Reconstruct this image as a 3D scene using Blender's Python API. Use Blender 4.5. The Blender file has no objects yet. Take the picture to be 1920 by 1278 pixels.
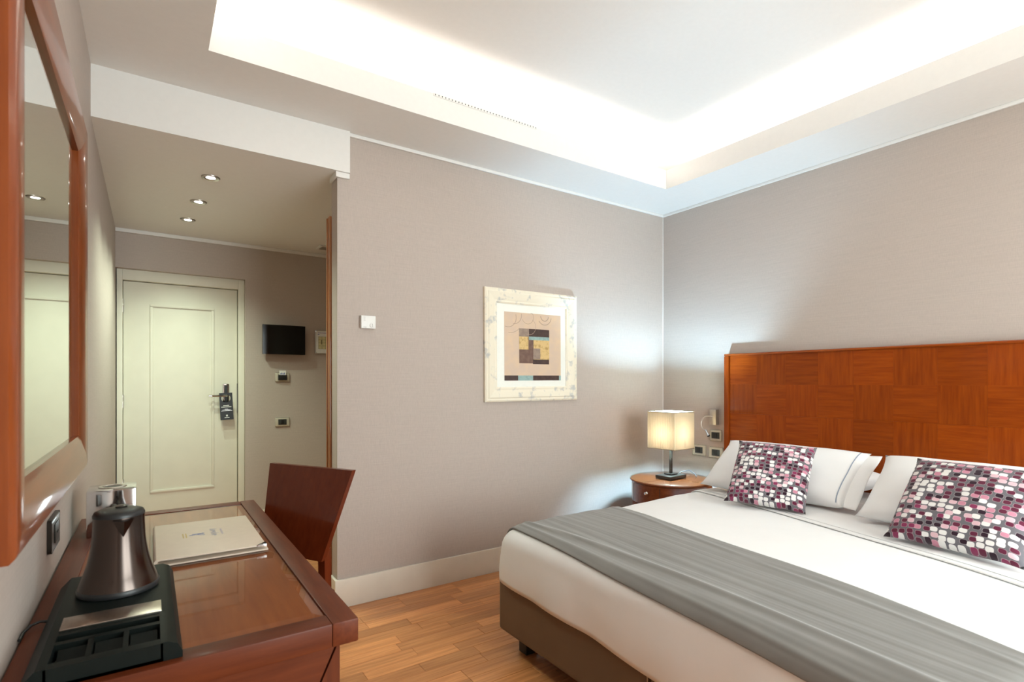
import bpy, bmesh, math, random
from mathutils import Vector, Matrix
random.seed(7)
R = math.radians
PI = math.pi
S = bpy.context.scene
C = S.collection

# ------------------------------------------------------------------ camera
HC = 1.25                                   # eye height
cam = bpy.data.cameras.new('camera')
cam.sensor_fit = 'HORIZONTAL'; cam.sensor_width = 36.0
cam.lens = 1003.0 / 1920.0 * 36.0
cam.shift_y = 77.0 / 1920.0
cam.clip_start = 0.02
cam.dof.use_dof = True; cam.dof.focus_distance = 3.0; cam.dof.aperture_fstop = 5.6
camo = bpy.data.objects.new('camera', cam); C.objects.link(camo)
camo.location = (0, 0, HC)
camo.rotation_euler = (R(90), 0, -math.atan2(680, 1003))
S.camera = camo

# ------------------------------------------------------------------ world, exposure
W = bpy.data.worlds.new('world'); S.world = W; W.use_nodes = True
W.node_tree.nodes['Background'].inputs[0].default_value = (0.62, 0.74, 0.9, 1)
W.node_tree.nodes['Background'].inputs[1].default_value = 1.0
S.view_settings.view_transform = 'Standard'
S.view_settings.look = 'None'
S.view_settings.gamma = 1.0
S.view_settings.use_curve_mapping = False
S.view_settings.exposure = 1.1
S.cycles.max_bounces = 8; S.cycles.diffuse_bounces = 4; S.cycles.glossy_bounces = 4; S.cycles.transmission_bounces = 4; S.cycles.transparent_max_bounces = 8
S.cycles.caustics_reflective = False; S.cycles.caustics_refractive = False

# light levels, all in one place
DAY_W, DAY_COL = 80.0, (0.97, 0.98, 1.0)          # daylight through the rear window
COVE_E, COVE_COL = 9.8, (1.0, 0.93, 0.84)        # LED strips in the cove
DOWN_W, DOWN_COL = 23.0, (0.84, 1.0, 0.80)        # hallway downlights
BULB_E, BULB_COL = 1050.0, (0.46, 0.76, 1.0)        # bedside bulb

def area(name, loc, rot, sx, sy, w, col):
    l = bpy.data.lights.new(name, 'AREA'); l.shape = 'RECTANGLE'; l.size = sx; l.size_y = sy
    l.energy = w; l.color = col
    o = bpy.data.objects.new(name, l); C.objects.link(o); o.location = loc; o.rotation_euler = rot
    return o
area('window_daylight', (1.9, -1.78, 1.35), (R(90), 0, 0), 2.2, 2.0, DAY_W, DAY_COL)

# ------------------------------------------------------------------ helpers
class MB:
    """collects shapes; build() links them as ONE mesh object"""
    def __init__(s): s.v = []; s.f = []; s.uv = {}
    def add(s, vs, fs):
        n = len(s.v); s.v += [tuple(v) for v in vs]; s.f += [tuple(i + n for i in f) for f in fs]; return s
    def box(s, x0, x1, y0, y1, z0, z1, bev=0.0, M=None, seg=2):
        bm = bmesh.new(); bmesh.ops.create_cube(bm, size=1.0)
        for v in bm.verts:
            v.co = Vector(((x0 + x1) / 2 + v.co.x * (x1 - x0), (y0 + y1) / 2 + v.co.y * (y1 - y0), (z0 + z1) / 2 + v.co.z * (z1 - z0)))
        if bev > 0:
            bmesh.ops.bevel(bm, geom=bm.edges[:], offset=bev, segments=seg, affect='EDGES', profile=0.6)
        if M is not None: bmesh.ops.transform(bm, matrix=M, verts=bm.verts)
        bm.verts.index_update()
        s.add([v.co for v in bm.verts], [[v.index for v in f.verts] for f in bm.faces]); bm.free(); return s
    def prism(s, poly, fn, a, b):
        """extrude 2-D polygon; fn(p, t) -> xyz"""
        n = len(poly)
        vs = [fn(p, a) for p in poly] + [fn(p, b) for p in poly]
        fs = [list(range(n))[::-1], list(range(n, 2 * n))] + [[i, (i + 1) % n, (i + 1) % n + n, i + n] for i in range(n)]
        return s.add(vs, fs)
    def lathe(s, prof, cx=0, cy=0, n=32, cap=True, sy=1.0):
        vs = []; fs = []
        for (r, z) in prof:
            for k in range(n):
                a = 2 * PI * k / n; vs.append((cx + r * math.cos(a), cy + r * sy * math.sin(a), z))
        for i in range(len(prof) - 1):
            for k in range(n):
                k2 = (k + 1) % n; fs.append([i * n + k, i * n + k2, (i + 1) * n + k2, (i + 1) * n + k])
        if cap:
            fs.append(list(range(n))[::-1]); fs.append([(len(prof) - 1) * n + k for k in range(n)])
        return s.add(vs, fs)
    def tube(s, pts, r, n=10, cap=True):
        pts = [Vector(p) for p in pts]; vs = []; fs = []
        rr = r if isinstance(r, (list, tuple)) else [r] * len(pts)
        for i, p in enumerate(pts):
            t = (pts[min(i + 1, len(pts) - 1)] - pts[max(i - 1, 0)]).normalized()
            a = t.cross(Vector((0, 0, 1)))
            if a.length < 1e-3: a = t.cross(Vector((0, 1, 0)))
            a.normalize(); b = t.cross(a)
            for k in range(n):
                q = 2 * PI * k / n; vs.append(p + (a * math.cos(q) + b * math.sin(q)) * rr[i])
        for i in range(len(pts) - 1):
            for k in range(n):
                k2 = (k + 1) % n; fs.append([i * n + k, i * n + k2, (i + 1) * n + k2, (i + 1) * n + k])
        if cap: fs.append(list(range(n))); fs.append([(len(pts) - 1) * n + k for k in range(n)][::-1])
        return s.add(vs, fs)
    def grid(s, fn, nu, nv, uv=True):
        n0 = len(s.v)
        for j in range(nv + 1):
            for i in range(nu + 1):
                s.v.append(tuple(fn(i / nu, j / nv)))
                s.uv[len(s.v) - 1] = (i / nu, j / nv)
        for j in range(nv):
            for i in range(nu):
                a = n0 + j * (nu + 1) + i; s.f.append((a, a + 1, a + nu + 2, a + nu + 1))
        return s
    def build(s, name, mat, parent=None, smooth=None, loc=None, rot=None):
        me = bpy.data.meshes.new(name); me.from_pydata(s.v, [], s.f)
        bm = bmesh.new(); bm.from_mesh(me); bmesh.ops.recalc_face_normals(bm, faces=bm.faces); bm.to_mesh(me); bm.free()
        if s.uv:
            ul = me.uv_layers.new(name='uv')
            for lp in me.loops: ul.data[lp.index].uv = s.uv.get(lp.vertex_index, (0, 0))
        if smooth is not None:
            me.shade_smooth(); me.set_sharp_from_angle(angle=R(smooth))
        me.materials.append(mat)
        o = bpy.data.objects.new(name, me); C.objects.link(o)
        if parent is not None: o.parent = parent
        if loc: o.location = loc
        if rot: o.rotation_euler = rot
        return o

def tag(o, label=None, cat=None, group=None, kind=None):
    if label: o['label'] = label
    if cat: o['category'] = cat
    if group: o['group'] = group
    if kind: o['kind'] = kind
    return o
def thing(name, label, cat, loc=(0, 0, 0), rotz=0.0, group=None):
    o = bpy.data.objects.new(name, None); C.objects.link(o); o.empty_display_size = 0.05
    o.location = loc; o.rotation_euler = (0, 0, rotz)
    return tag(o, label, cat, group)
def struct(name, loc=(0, 0, 0)):
    o = bpy.data.objects.new(name, None); C.objects.link(o); o.location = loc; o['kind'] = 'structure'; return o
def box(name, mat, parent, x0, x1, y0, y1, z0, z1, bev=0.0, smooth=None):
    return MB().box(x0, x1, y0, y1, z0, z1, bev).build(name, mat, parent, smooth if smooth else (35 if bev else None))
def copy_tree(o, parent=None):
    c = o.copy(); C.objects.link(c); c.parent = parent
    for ch in list(o.children): copy_tree(ch, c)
    return c

# ------------------------------------------------------------------ materials
def newmat(name):
    m = bpy.data.materials.new(name); m.use_nodes = True
    nt = m.node_tree; return m, nt, nt.nodes['Principled BSDF']
def setp(b, rough=None, metal=None, coat=None, coat_r=None, spec=None, trans=None, sheen=None):
    if rough is not None: b.inputs['Roughness'].default_value = rough
    if metal is not None: b.inputs['Metallic'].default_value = metal
    if coat is not None: b.inputs['Coat Weight'].default_value = coat
    if coat_r is not None: b.inputs['Coat Roughness'].default_value = coat_r
    if spec is not None: b.inputs['Specular IOR Level'].default_value = spec
    if sheen is not None: b.inputs['Sheen Weight'].default_value = sheen
def nd(nt, typ, **kw):
    n = nt.nodes.new(typ)
    for k, v in kw.items(): setattr(n, k, v)
    return n
def coords(nt, scale, out='Object', rot=(0, 0, 0)):
    tc = nd(nt, 'ShaderNodeTexCoord'); mp = nd(nt, 'ShaderNodeMapping')
    mp.inputs['Scale'].default_value = scale; mp.inputs['Rotation'].default_value = rot
    nt.links.new(tc.outputs[out], mp.inputs['Vector']); return mp.outputs['Vector']
def ramp(nt, fac, stops, interp='LINEAR'):
    r = nd(nt, 'ShaderNodeValToRGB'); r.color_ramp.interpolation = interp
    e = r.color_ramp.elements
    while len(e) < len(stops): e.new(0.5)
    for i, (p, c) in enumerate(stops): e[i].position = p; e[i].color = (*c, 1)
    nt.links.new(fac, r.inputs['Fac']); return r.outputs['Color']
def bump(nt, b, h, strength, dist=0.002):
    n = nd(nt, 'ShaderNodeBump'); n.inputs['Strength'].default_value = strength; n.inputs['Distance'].default_value = dist
    nt.links.new(h, n.inputs['Height']); nt.links.new(n.outputs['Normal'], b.inputs['Normal'])
def noise(nt, vec, scale=5.0, detail=3.0, rough=0.5):
    n = nd(nt, 'ShaderNodeTexNoise'); n.inputs['Scale'].default_value = scale; n.inputs['Detail'].default_value = detail
    n.inputs['Roughness'].default_value = rough; nt.links.new(vec, n.inputs['Vector']); return n.outputs['Fac']
def plain(name, col, rough=0.5, metal=0.0, coat=0.0, coat_r=0.05, spec=0.5, vary=0.04, scale=40):
    m, nt, b = newmat(name); setp(b, rough, metal, coat, coat_r, spec)
    f = noise(nt, coords(nt, (1, 1, 1)), scale, 2)
    lo = tuple(c * (1 - vary) for c in col); hi = tuple(min(1, c * (1 + vary)) for c in col)
    nt.links.new(ramp(nt, f, [(0.3, lo), (0.7, hi)]), b.inputs['Base Color'])
    return m
def wallpaper(name, col):
    m, nt, b = newmat(name); setp(b, 0.75, spec=0.25)
    f1 = noise(nt, coords(nt, (6, 6, 260)), 1.0, 4, 0.6)
    f2 = noise(nt, coords(nt, (260, 260, 40)), 1.0, 2, 0.6)
    mx = nd(nt, 'ShaderNodeMath', operation='ADD'); nt.links.new(f1, mx.inputs[0]); nt.links.new(f2, mx.inputs[1])
    hf = nd(nt, 'ShaderNodeMath', operation='MULTIPLY'); hf.inputs[1].default_value = 0.5; nt.links.new(mx.outputs[0], hf.inputs[0])
    lo = tuple(c * 0.94 for c in col); hi = tuple(c * 1.06 for c in col)
    nt.links.new(ramp(nt, hf.outputs[0], [(0.35, lo), (0.65, hi)]), b.inputs['Base Color'])
    bump(nt, b, hf.outputs[0], 0.25, 0.001); return m
def wood(name, dark, light, axis='X', rough=0.35, coat=0.4, coat_r=0.08, stretch=14, fine=1.0, rnd=0.25, spec=0.22):
    """grain runs along the named axis"""
    m, nt, b = newmat(name); setp(b, rough, coat=coat, coat_r=coat_r, spec=spec)
    k = 30 * fine
    sc = {'X': (k / stretch, k, k), 'Y': (k, k / stretch, k), 'Z': (k, k, k / stretch)}[axis]
    v = coords(nt, sc)
    oi = nd(nt, 'ShaderNodeObjectInfo')
    add = nd(nt, 'ShaderNodeVectorMath', operation='ADD'); sclr = nd(nt, 'ShaderNodeMath', operation='MULTIPLY'); sclr.inputs[1].default_value = 50
    nt.links.new(oi.outputs['Random'], sclr.inputs[0]); cb = nd(nt, 'ShaderNodeCombineXYZ')
    for i in range(3): nt.links.new(sclr.outputs[0], cb.inputs[i])
    nt.links.new(v, add.inputs[0]); nt.links.new(cb.outputs[0], add.inputs[1])
    f = noise(nt, add.outputs[0], 1.0, 5, 0.6)
    col = ramp(nt, f, [(0.3, dark), (0.7, light)])
    hsv = nd(nt, 'ShaderNodeHueSaturation'); nt.links.new(col, hsv.inputs['Color'])
    ml = nd(nt, 'ShaderNodeMath', operation='MULTIPLY_ADD'); ml.inputs[1].default_value = 2 * rnd; ml.inputs[2].default_value = 1 - rnd
    nt.links.new(oi.outputs['Random'], ml.inputs[0]); nt.links.new(ml.outputs[0], hsv.inputs['Value'])
    nt.links.new(hsv.outputs['Color'], b.inputs['Base Color'])
    bump(nt, b, f, 0.06, 0.001); return m
def fabric(name, col, rough=0.85, vary=0.05, weave=700, sheen=0.2, bumpk=0.15):
    m, nt, b = newmat(name); setp(b, rough, spec=0.2, sheen=sheen)
    f = noise(nt, coords(nt, (1, 1, 1)), weave, 2)
    g = noise(nt, coords(nt, (1, 1, 1)), 9, 3)
    lo = tuple(c * (1 - vary) for c in col); hi = tuple(min(1, c * (1 + vary)) for c in col)
    nt.links.new(ramp(nt, g, [(0.3, lo), (0.7, hi)]), b.inputs['Base Color'])
    bump(nt, b, f, bumpk, 0.001); return m
def emit(name, col, k):
    m = bpy.data.materials.new(name); m.use_nodes = True; nt = m.node_tree
    nt.nodes.remove(nt.nodes['Principled BSDF']); e = nd(nt, 'ShaderNodeEmission')
    e.inputs[0].default_value = (*col, 1); e.inputs[1].default_value = k
    nt.links.new(e.outputs[0], nt.nodes['Material Output'].inputs[0]); return m
def clear_glass(name, tint=(0.93, 0.97, 0.95)):
    m = bpy.data.materials.new(name); m.use_nodes = True; nt = m.node_tree
    nt.nodes.remove(nt.nodes['Principled BSDF'])
    t = nd(nt, 'ShaderNodeBsdfTransparent'); t.inputs[0].default_value = (*tint, 1)
    g = nd(nt, 'ShaderNodeBsdfGlossy'); g.inputs['Roughness'].default_value = 0.015
    fr = nd(nt, 'ShaderNodeFresnel'); fr.inputs['IOR'].default_value = 1.46
    ge = nd(nt, 'ShaderNodeNewGeometry'); iv = nd(nt, 'ShaderNodeMath', operation='SUBTRACT'); iv.inputs[0].default_value = 1.0; nt.links.new(ge.outputs['Backfacing'], iv.inputs[1])
    mu = nd(nt, 'ShaderNodeMath', operation='MULTIPLY'); nt.links.new(fr.outputs[0], mu.inputs[0]); nt.links.new(iv.outputs[0], mu.inputs[1])
    mx = nd(nt, 'ShaderNodeMixShader'); nt.links.new(mu.outputs[0], mx.inputs[0])
    nt.links.new(t.outputs[0], mx.inputs[1]); nt.links.new(g.outputs[0], mx.inputs[2])
    nt.links.new(mx.outputs[0], nt.nodes['Material Output'].inputs[0]); return m

M = {}
M['wall'] = wallpaper('taupe_wallpaper', (0.48, 0.41, 0.365))
M['white'] = plain('white_paint', (0.80, 0.78, 0.75), 0.6, vary=0.01)
M['cream'] = plain('cream_lacquer', (0.74, 0.71, 0.60), 0.5, coat=0.0, vary=0.02, scale=8)
M['base'] = plain('cream_skirting', (0.70, 0.64, 0.55), 0.4, vary=0.03, scale=10)
M['floor'] = wood('oak_floor', (0.42, 0.16, 0.055), (0.66, 0.29, 0.11), 'X', 0.32, 0.2, 0.12, 16, 2.0, 0.24)
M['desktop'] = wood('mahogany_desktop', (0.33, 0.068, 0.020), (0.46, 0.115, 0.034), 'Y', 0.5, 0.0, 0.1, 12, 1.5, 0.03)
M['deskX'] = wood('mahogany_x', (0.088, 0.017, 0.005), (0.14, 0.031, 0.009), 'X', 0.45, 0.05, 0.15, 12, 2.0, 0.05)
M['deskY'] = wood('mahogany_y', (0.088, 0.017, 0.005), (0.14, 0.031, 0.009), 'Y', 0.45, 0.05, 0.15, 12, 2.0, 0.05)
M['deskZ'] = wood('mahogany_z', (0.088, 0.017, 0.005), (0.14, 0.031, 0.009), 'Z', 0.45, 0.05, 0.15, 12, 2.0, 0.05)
M['mirX'] = wood('cherry_frame_y', (0.17, 0.034, 0.006), (0.25, 0.058, 0.012), 'Y', 0.3, 0.45, 0.05, 14, 1.5, 0.05)
M['mirZ'] = wood('cherry_frame_z', (0.17, 0.034, 0.006), (0.25, 0.058, 0.012), 'Z', 0.3, 0.35, 0.08, 14, 1.5, 0.05)
M['chair'] = wood('chair_wood', (0.095, 0.013, 0.003), (0.14, 0.024, 0.006), 'Z', 0.35, 0.4, 0.08, 12, 2.0, 0.03)
M['headY'] = wood('cherry_veneer_y', (0.195, 0.029, 0.0015), (0.29, 0.054, 0.003), 'Y', 0.32, 0.15, 0.08, 14, 2.2, 0.11, 0.15)
M['headZ'] = wood('cherry_veneer_z', (0.195, 0.029, 0.0015), (0.29, 0.054, 0.003), 'Z', 0.32, 0.15, 0.08, 14, 2.2, 0.11, 0.15)
M['headB'] = wood('cherry_border', (0.22, 0.036, 0.002), (0.30, 0.060, 0.004), 'Y', 0.25, 0.7, 0.04, 14, 2.0, 0.02)
M['casing'] = wood('casing_wood', (0.26, 0.09, 0.025), (0.40, 0.15, 0.045), 'Z', 0.35, 0.4, 0.08, 14, 1.5, 0.03)
M['ns'] = wood('bedside_wood', (0.15, 0.032, 0.008), (0.23, 0.055, 0.015), 'X', 0.3, 0.5, 0.05, 12, 2.0, 0.03)
M['mirror'] = plain('mirror_silver', (0.86, 0.90, 0.86), 0.008, 1.0, vary=0.0)
M['chrome'] = plain('chrome', (0.72, 0.73, 0.74), 0.07, 1.0, vary=0.01)
M['steel'] = plain('satin_steel', (0.60, 0.57, 0.53), 0.3, 1.0, vary=0.03)
M['kettle'] = plain('dark_steel', (0.085, 0.066, 0.058), 0.22, 1.0, vary=0.05, scale=4)
M['black'] = plain('black_plastic', (0.012, 0.013, 0.014), 0.4, vary=0.1)
M['trayb'] = plain('tray_black', (0.007, 0.010, 0.009), 0.42, spec=0.12, vary=0.1)
M['screen'] = plain('screen_glass', (0.003, 0.003, 0.003), 0.12, vary=0.0)
M['plate'] = plain('champagne_plate', (0.62, 0.58, 0.48), 0.35, 0.3, vary=0.03)
M['module'] = plain('dark_module', (0.03, 0.034, 0.032), 0.4, vary=0.1)
M['gun'] = plain('bronze_dark', (0.06, 0.052, 0.045), 0.3, 0.7, vary=0.05)
M['paper'] = plain('paper_white', (0.82, 0.82, 0.80), 0.7, vary=0.01)
M['glass'] = clear_glass('table_glass')
M['plastic'] = plain('white_plastic', (0.80, 0.79, 0.76), 0.4, vary=0.01)
M['linen'] = fabric('white_cotton', (0.88, 0.88, 0.88), vary=0.01)
M['linen2'] = fabric('white_pillowcase', (0.88, 0.88, 0.88), vary=0.01)
M['piping'] = plain('blue_grey_stitch', (0.32, 0.38, 0.48), 0.8, vary=0.05)
M['stitch'] = plain('grey_stitch', (0.42, 0.43, 0.43), 0.8, vary=0.05)
M['runner'] = fabric('grey_runner', (0.205, 0.195, 0.182), vary=0.05, sheen=0.3)
M['bedbase'] = plain('brown_leatherette', (0.155, 0.10, 0.062), 0.5, vary=0.06, scale=6, spec=0.35)
M['folder'] = plain('beige_leatherette', (0.66, 0.55, 0.44), 0.5, vary=0.02)
M['blue'] = plain('blue_print', (0.12, 0.17, 0.40), 0.6)
M['gold'] = plain('gold_print', (0.55, 0.40, 0.14), 0.6)
M['lilac'] = plain('lilac_print', (0.42, 0.36, 0.48), 0.6)

# printed cushion fabric: rows of rounded dabs on grey
def dabs():
    m, nt, b = newmat('dab_print'); setp(b, 0.85, spec=0.2, sheen=0.2)
    v = coords(nt, (15, 19, 1), 'UV')
    vo = nd(nt, 'ShaderNodeTexVoronoi', voronoi_dimensions='2D', distance='MINKOWSKI', feature='F1')
    vo.inputs['Scale'].default_value = 1.0; vo.inputs['Randomness'].default_value = 0.5; vo.inputs['Exponent'].default_value = 3.2
    nt.links.new(v, vo.inputs['Vector'])
    sep = nd(nt, 'ShaderNodeSeparateColor'); nt.links.new(vo.outputs['Color'], sep.inputs[0])
    colr = ramp(nt, sep.outputs[0], [(0.0, (0.80, 0.78, 0.76)), (0.34, (0.58, 0.24, 0.32)), (0.44, (0.70, 0.46, 0.51)), (0.53, (0.12, 0.014, 0.040)), (0.80, (0.026, 0.008, 0.018)), (0.93, (0.24, 0.03, 0.09))], 'CONSTANT')
    msk = ramp(nt, vo.outputs['Distance'], [(0.0, (0, 0, 0)), (0.42, (0, 0, 0)), (0.45, (1, 1, 1))])
    rim = ramp(nt, vo.outputs['Distance'], [(0.0, (0, 0, 0)), (0.35, (0, 0, 0)), (0.40, (0.35, 0.35, 0.35))])
    mr = nd(nt, 'ShaderNodeMix', data_type='RGBA'); nt.links.new(rim, mr.inputs['Factor']); nt.links.new(colr, mr.inputs['A']); mr.inputs['B'].default_value = (0.8, 0.7, 0.72, 1)
    mx = nd(nt, 'ShaderNodeMix', data_type='RGBA'); nt.links.new(msk, mx.inputs['Factor']); nt.links.new(mr.outputs['Result'], mx.inputs['A'])
    mx.inputs['B'].default_value = (0.145, 0.135, 0.15, 1)
    nt.links.new(mx.outputs['Result'], b.inputs['Base Color'])
    bump(nt, b, noise(nt, coords(nt, (1, 1, 1)), 600, 2), 0.15, 0.001); return m
M['dabs'] = dabs()
def blotch(name, base, spot, scale, lo=0.56, hi=0.64, rough=0.5):
    m, nt, b = newmat(name); setp(b, rough)
    f = noise(nt, coords(nt, (1, 1, 1)), scale, 3)
    nt.links.new(ramp(nt, f, [(lo, base), (hi, spot)]), b.inputs['Base Color'])
    bump(nt, b, f, 0.2, 0.001); return m
M['frame'] = blotch('distressed_cream', (0.82, 0.75, 0.61), (0.52, 0.51, 0.48), 24, 0.55, 0.70)
M['art_bg'] = blotch('print_beige', (0.62, 0.47, 0.36), (0.68, 0.50, 0.34), 14, 0.4, 0.7)
M['art_brown'] = blotch('print_brown', (0.14, 0.075, 0.055), (0.19, 0.11, 0.08), 40, 0.4, 0.7)
M['art_dark'] = blotch('print_dark', (0.045, 0.022, 0.018), (0.07, 0.035, 0.028), 40, 0.4, 0.7)
M['art_gold'] = blotch('print_gold', (0.66, 0.46, 0.20), (0.42, 0.26, 0.08), 50, 0.5, 0.7)
M['art_teal'] = blotch('print_teal', (0.30, 0.44, 0.42), (0.22, 0.33, 0.33), 60, 0.4, 0.7)
M['art_taupe'] = blotch('print_taupe', (0.26, 0.19, 0.15), (0.34, 0.25, 0.19), 60, 0.4, 0.7)
M['art_ink'] = plain('print_ink', (0.40, 0.29, 0.22), 0.7)
M['mat_board'] = plain('mat_board', (0.84, 0.84, 0.78), 0.7, vary=0.01)

# ------------------------------------------------------------------ the room
XL, XR, YP, YD, YR = -0.212, 3.55, 2.99, 5.0, -1.6
ZS, ZC, ZA = 2.64, 2.95, 2.41            # soffit, upper ceiling, hallway ceiling
XE = 0.86                                # free end of the picture wall
XA = 1.9                                 # hallway's right side

def wallobj(name, *bs):
    mb = MB()
    for b in bs: mb.box(*b)
    return tag(mb.build(name, M['wall']), kind='structure')
wallobj('wall_left', (XL - .12, XL, YR - .12, YD + .3, 0, ZC + .1))
wallobj('wall_right', (XR, XR + .12, YR - .12, YP + .11, 0, ZC + .1))
wallobj('wall_back', (XE, XR, YP, YP + .11, 0, ZC + .1))
# far hallway wall with the recess of the entrance door
DX0, DX1, DZ = -0.206, 0.671, 2.116
wallobj('wall_far', (DX1, XA + .12, YD, YD + .25, 0, ZA + .3), (XL, DX1, YD, YD + .25, DZ, ZA + .3), (DX0, DX1, YD + .16, YD + .25, 0, DZ))
wallobj('wall_hallway', (XA, XA + .12, YP + .11, YD, 0, ZA + .3))
# rear wall with the window the daylight comes through
WX0, WX1, WZ0, WZ1 = 0.8, 3.0, 0.35, 2.35
wallobj('wall_rear', (XL, WX0, YR - .12, YR, 0, ZC + .1), (WX1, XR, YR - .12, YR, 0, ZC + .1), (WX0, WX1, YR - .12, YR, 0, WZ0), (WX0, WX1, YR - .12, YR, WZ1, ZC + .1))
w = struct('window_1', ((WX0 + WX1) / 2, YR - .06, WZ0))
hw = (WX1 - WX0) / 2; hh = WZ1 - WZ0
for (a, b, c, d) in ((-hw, -hw + .06, 0, hh), (hw - .06, hw, 0, hh), (-.04, .04, 0.06, hh - .06)): box('window_stile', M['cream'], w, a, b, -.03, .03, c, d, .004)
for (c, d) in ((0, .06), (hh - .06, hh)): box('window_rail', M['cream'], w, -hw + .06, hw - .06, -.03, .03, c, d, .004)
for (a, b) in ((-hw + .06, -.04), (.04, hw - .06)): box('pane', M['glass'], w, a, b, -.004, .004, .06, hh - .06)

# ceiling: upper slab, lowered soffit round a tray, lips that hide the LED strips, hallway ceiling with its beam
TX0, TX1, TY0, TY1 = 0.205, 3.085, -1.15, 2.57
ce = struct('ceiling')
box('upper_ceiling', M['white'], ce, XL, XR, YR, YP - .03, ZC, ZC + .1)
for n, (a, b, c, d) in enumerate(((XL, XR, TY1, YP), (XL, XR, YR, TY0), (XL, TX0, TY0, TY1), (TX1, XR, TY0, TY1))):
    box('soffit', M['white'], ce, a, b, c, d, ZS, ZS + .02)
for (a, b, c, d) in ((TX0, TX1, TY1, TY1 + .03), (TX0, TX1, TY0 - .03, TY0), (TX0 - .03, TX0, TY0 - .03, TY1 + .03), (TX1, TX1 + .03, TY0 - .03, TY1 + .03)):
    box('cove_lip', M['white'], ce, a, b, c, d, ZS + .02, ZS + .135)
YB = 2.962
box('beam', M['white'], ce, XL, 0.922, YB, YP + .11, ZA, ZC + .1)
box('hallway_ceiling', M['white'], ce, XL, XA, YP + .11, YD, ZA, ZA + .02)
# thin white mouldings
def trim(name, *bs, mat=None):
    mb = MB()
    for b in bs: mb.box(*b, bev=0.004)
    return tag(mb.build(name, mat or M['white'], None, 35), kind='structure')
trim('trim_1', (0.925, XR, YP - .014, YP, ZS - .02, ZS))
trim('trim_2', (XR - .014, XR, YR, YP - .014, ZS - .02, ZS))
trim('trim_3', (XL, XA, YD - .02, YD, ZA - .028, ZA))
trim('trim_4', (XE - .012, 0.925, YB + .012, YP, ZA - .03, ZA), (XE - .012, XE, YP, YP + .11, ZA - .03, ZA))
trim('trim_5', (XR - .004, XR, YP - .004, YP, 0.1, ZS - .02))
# wooden casing behind the free end of the wall
tc = struct('trim_6', (XE, 3.1, 0))
box('casing_board', M['casing'], tc, -.012, .03, .0, .036, 0, 2.195, .004)
box('casing_bead', M['casing'], tc, -.018, .03, .036, .05, 0, 2.19, .005)
box('casing_edge', M['casing'], tc, -.008, .03, .05, .078, 0, 2.195, .004)
box('casing_panel', M['casing'], tc, .03, .06, .0, .06, 0, 2.195)
# skirting
def skirt(name, *bs):
    mb = MB()
    for b in bs: mb.box(*b, bev=0.003)
    return tag(mb.build(name, M['base'], None, 35), kind='structure')
skirt('baseboard_back', (XE - .016, XR, YP - .016, YP, 0, .157), (XE - .016, XE, YP, YP + .10, 0, .157))
skirt('baseboard_right', (XR - .016, XR, YR, YP - .016, 0, .157))
skirt('baseboard_left', (XL, XL + .016, YR, YD, 0, .157))
skirt('baseboard_far', (DX1 + .01, XA, YD - .016, YD, 0, .157))

# floor: strip parquet, planks run along x
fl = struct('floor')
box('subfloor', M['base'], fl, XL, XR, YR, YD + .16, -.06, -.012)
PW = 0.076; LENS = (0.28, 0.36, 0.44, 0.54)
pm = {}
for L in LENS:
    pm[L] = MB().box(0, L - .0012, 0, PW - .0012, -.012, 0, 0.0008, seg=1)
meshes = {}
rest = MB(); ncount = 0
y = YR
while y < YD + .1:
    x = XL - random.random() * .4
    xe = XR if y < YP else XA
    while x < xe:
        L = random.choice(LENS)
        vis = (-.1 < x + L / 2 < 2.3 and .35 < y < 3.15)
        if vis and ncount < 298 and x >= XL:
            if L not in meshes:
                o = pm[L].build('plank', M['floor'], fl); meshes[L] = o.data
            else:
                o = bpy.data.objects.new('plank', meshes[L]); C.objects.link(o); o.parent = fl
            o.location = (x, y, random.uniform(-.0004, .0004)); ncount += 1
        else:
            rest.box(max(x, XL), min(x + L, xe) - .0012, y, y + PW - .0012, -.012, 0)
        x += L
    y += PW
tag(rest.build('plank_field', M['floor'], fl), kind='stuff')

# entrance door in its recess
d = struct('door_1', (DX0, YD, 0)); DWid = DX1 - DX0
yf = .10
for (a, b) in ((0, .036), (DWid - .045, DWid)): box('jamb', M['cream'], d, a, b, .055, .16, 0, DZ, .003)
box('head_jamb', M['cream'], d, .036, DWid - .045, .055, .16, 2.036, DZ, .003)
leaf = box('leaf', M['cream'], d, .039, DWid - .05, yf, yf + .045, .008, 2.032, .003)
px0, px1, pz0, pz1 = 0.21, 0.655, 0.375, 1.865
mo = MB()
for q, (a, b, c, e) in enumerate(((px0, px1, pz0, pz0 + .02), (px0, px1, pz1 - .02, pz1), (px0, px0 + .02, pz0 + .02, pz1 - .02), (px1 - .02, px1, pz0 + .02, pz1 - .02))):
    box('panel_moulding', M['cream'], leaf, a, b, yf - .011, yf, c, e, .005)
for z in (.45, 1.10, 1.84):
    MB().lathe([(.007, 0), (.007, .045), (.009, .047), (.007, .05), (.007, .10)], .036, yf - .008, 12).build('hinge', M['steel'], d, 40, loc=(0, 0, z - .05))
hx = 0.741
esc = box('lock_plate', M['chrome'], d, hx - .024, hx + .024, yf - .012, yf, 1.03, 1.235, .006)
box('reader_window', M['black'], esc, hx - .012, hx + .012, yf - .0145, yf - .011, 1.04, 1.225, .002)
hd = MB(); hd.tube([(hx, yf, 1.135), (hx, yf - .05, 1.135), (hx - .012, yf - .058, 1.135), (hx - .13, yf - .058, 1.135)], .009, 12)
hd.build('lever', M['chrome'], d, 50)
box('strike_plate', M['gun'], d, DWid - .052, DWid - .043, yf - .006, yf + .002, .99, 1.24)
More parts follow.
